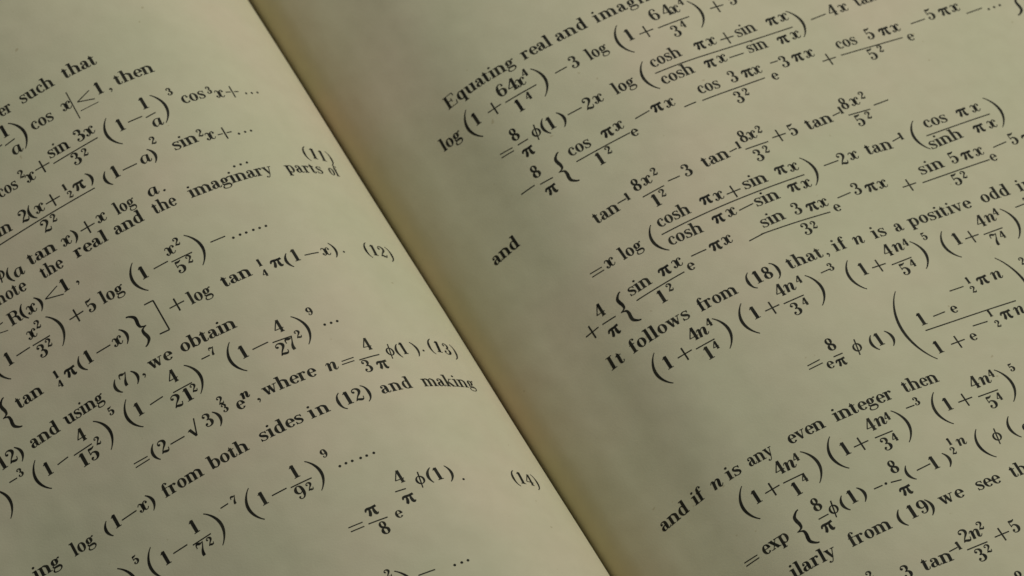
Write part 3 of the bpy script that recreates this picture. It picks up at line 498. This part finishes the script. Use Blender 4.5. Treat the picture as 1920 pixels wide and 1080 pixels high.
  ('M',0.08,27.47,87.89,28.9,87.87),('c','4',1.0,27.71,88.47),('c','N',1.0,28.48,88.49),('c','4',0.62,29.13,88.8),('c','5',1.0,27.98,86.76),
  ('c','4',0.62,28.69,87.12),('B',')',29.46,89.25,29.33,86.72),('c','5',0.62,30.61,88.71),]),
 ('R', 'formula', 'printed formula starting exp with 8 over pi and a half n power', [
  ('M',0.07,9.15,85.02,10.08,84.94),('M',0.07,9.14,84.77,10.09,84.72),('W','exp',1.0,10.54,84.58,11.99,84.54),('B','{',13.6,86.0,13.62,83.42),
  ('c','8',1.0,14.61,85.24),('M',0.08,14.32,84.75,15.0,84.74),('c','π',1.0,14.48,83.69),('c','φ',1.0,15.38,84.55),('B','(',16.28,85.41,16.27,84.29),
  ('c','1',1.0,16.82,84.57),('B',')',17.31,85.42,17.3,84.33),('M',0.08,18.2,84.83,18.78,84.81),('D',19.02,84.82),('c','8',1.0,19.93,85.19),
  ('M',0.08,19.32,84.75,20.0,84.62),('c','π',1.0,19.79,83.52),('B','(',20.72,85.37,20.84,84.24),('M',0.08,21.16,84.77,22.15,84.83),
  ('c','1',1.0,22.42,84.35),('B',')',23.17,85.18,23.12,84.12),('c','1',0.55,24.05,85.48),('c','2',0.55,23.93,84.8),('c','N',0.85,24.68,85.16),
  ('B','(',26.06,85.86,26.14,83.58),('c','φ',1.0,26.94,84.58),('B','(',28.43,85.9,28.38,84.25),('c','e',1.0,28.95,84.43),]),
 ('R', 'text_line', 'printed line reading Similarly from (19) we see that', [
  ('W','Sim',1.0,8.87,82.49,10.11,82.34),('W','ilarly',1.0,11.16,82.25,13.83,82.1),('W','from',1.0,15.15,82.06,17.34,81.99),
  ('B','(',18.75,82.9,18.75,81.67),('W','19',1.0,19.29,81.94,20.01,81.93),('B',')',20.48,82.78,20.37,81.61),('W','we',1.0,21.64,81.9,22.58,81.9),
  ('W','see',1.0,23.9,81.87,25.24,81.86),('W','that',1.0,26.35,81.85,28.35,81.79),]),
 ('R', 'formula', 'printed tan inverse formula at the bottom corner with 2 n squared over 3 squared', [
  ('c','2',0.62,15.04,79.63),('c','3',1.0,16.95,78.56),('W','tan',1.0,18.07,78.51,19.59,78.36),('M',0.08,19.95,78.96,20.53,78.99),
  ('c','1',0.62,20.66,78.78),('c','2',1.0,21.25,79.03),('c','N',1.0,21.93,79.0),('c','2',0.62,22.54,79.41),('M',0.08,20.95,78.56,22.33,78.51),
  ('c','3',1.0,21.42,77.44),('c','2',0.62,22.12,77.81),('P',1.0,23.4,78.59),('c','5',1.0,24.33,78.33),('c','8',1.0,22.71,75.06),]),
]

class Ink:
    def __init__(self): self.v, self.f = [], []
    def add(self, polys, o, ex, ey):     # polygons in a local frame laid on the page
        for q in polys:
            b = len(self.v)
            for px, py in q:
                self.v.append(surf(o[0]+ex[0]*px+ey[0]*py, o[1]+ex[1]*px+ey[1]*py-Y0, .011))
            self.f.append(tuple(range(b, len(self.v))))
def frame(p, q):
    dx, dy = q[0]-p[0], q[1]-p[1]; l = hypot(dx, dy) or 1
    return (dx/l, dy/l), (-dy/l, dx/l), l
def jit(a): return random.uniform(-a, a)
def put_word(k, txt, p, q, size):
    ex, ey, l = frame(p, q)
    adv = [advance(c)*size for c in txt]
    nat = sum(adv)-adv[0]/2-adv[-1]/2
    c0, c1 = (.10, .02) if len(txt) < 3 and txt.isalpha() else (.16, -.05) if txt.isalpha() else (.12, .12)
    p = (p[0]+ex[0]*c0, p[1]+ex[1]*c0); l += c1-c0
    st = max(.88, min(1.15, l/nat)); ls = (l-nat*st)/(len(txt)-1)
    x = -adv[0]*st/2
    for c, a in zip(txt, adv):
        if c in G:
            g = size*(1+jit(.012)); dy = jit(.008)
            k.add([[(x+px*size*st, dy+py*g) for px, py in t] for t in G[c][1]], p, ex, ey)
        x += a*st+ls
def put_char(k, c, p, size):
    a = advance(c)*size-2*size*((.05 if c == '1' else .15) if p[0] < 0 else (-.02 if c == '1' or size < .8 else .08)); t = jit(.012)
    k.add([[(1.08*px*size-.54*a-.08*size*.15, py*size) for px, py in q] for q in (G if size > .8 else SMALL)[c][1]], p, (cos(t), sin(t)), (-sin(t), cos(t)))
def put_bar(k, p, q, wd):
    ex, ey, l = frame(p, q); n = max(1, int(l/.12))
    k.add([[(l*i/n, -wd/2), (l*(i+1)/n, -wd/2), (l*(i+1)/n, wd/2), (l*i/n, wd/2)] for i in range(n)], p, ex, ey)
def put_tall(k, c, top, foot):
    ey, nx, l = frame(foot, top); ex = (-nx[0], -nx[1])
    s = -1 if c in '({' else 1
    if c in '()': P = paren(l, l*(.235 if l < 4 else .19), s)
    else:
        P = brace(l, .25*l, s)
    k.add(P, foot, ex, ey)
for side, kind, words, items in LINES:
    k = Ink()
    for it in items:
        a = it[0]
        if a == 'W': put_word(k, it[1], it[3:5], it[5:7], it[2])
        elif a == 'c': put_char(k, it[1], it[3:5], it[2])
        elif a == 'M': put_bar(k, it[2:4], it[4:6], it[1])
        elif a == 'P': k.add([[(x-.5, y-.3125) for x, y in q] for q in G['+'][1]], it[2:4], (1, 0), (0, 1))
        elif a == 'D': k.add([[(.09*cos(pi*i/6), .09*sin(pi*i/6)) for i in range(12)]], it[1:3], (1, 0), (0, 1))
        elif a == 'B': put_tall(k, it[1], it[2:4], it[4:6])
    o = mesh(kind, k.v, k.f, INK, pages[-1 if side == 'L' else 1], False)
    o['label'] = words
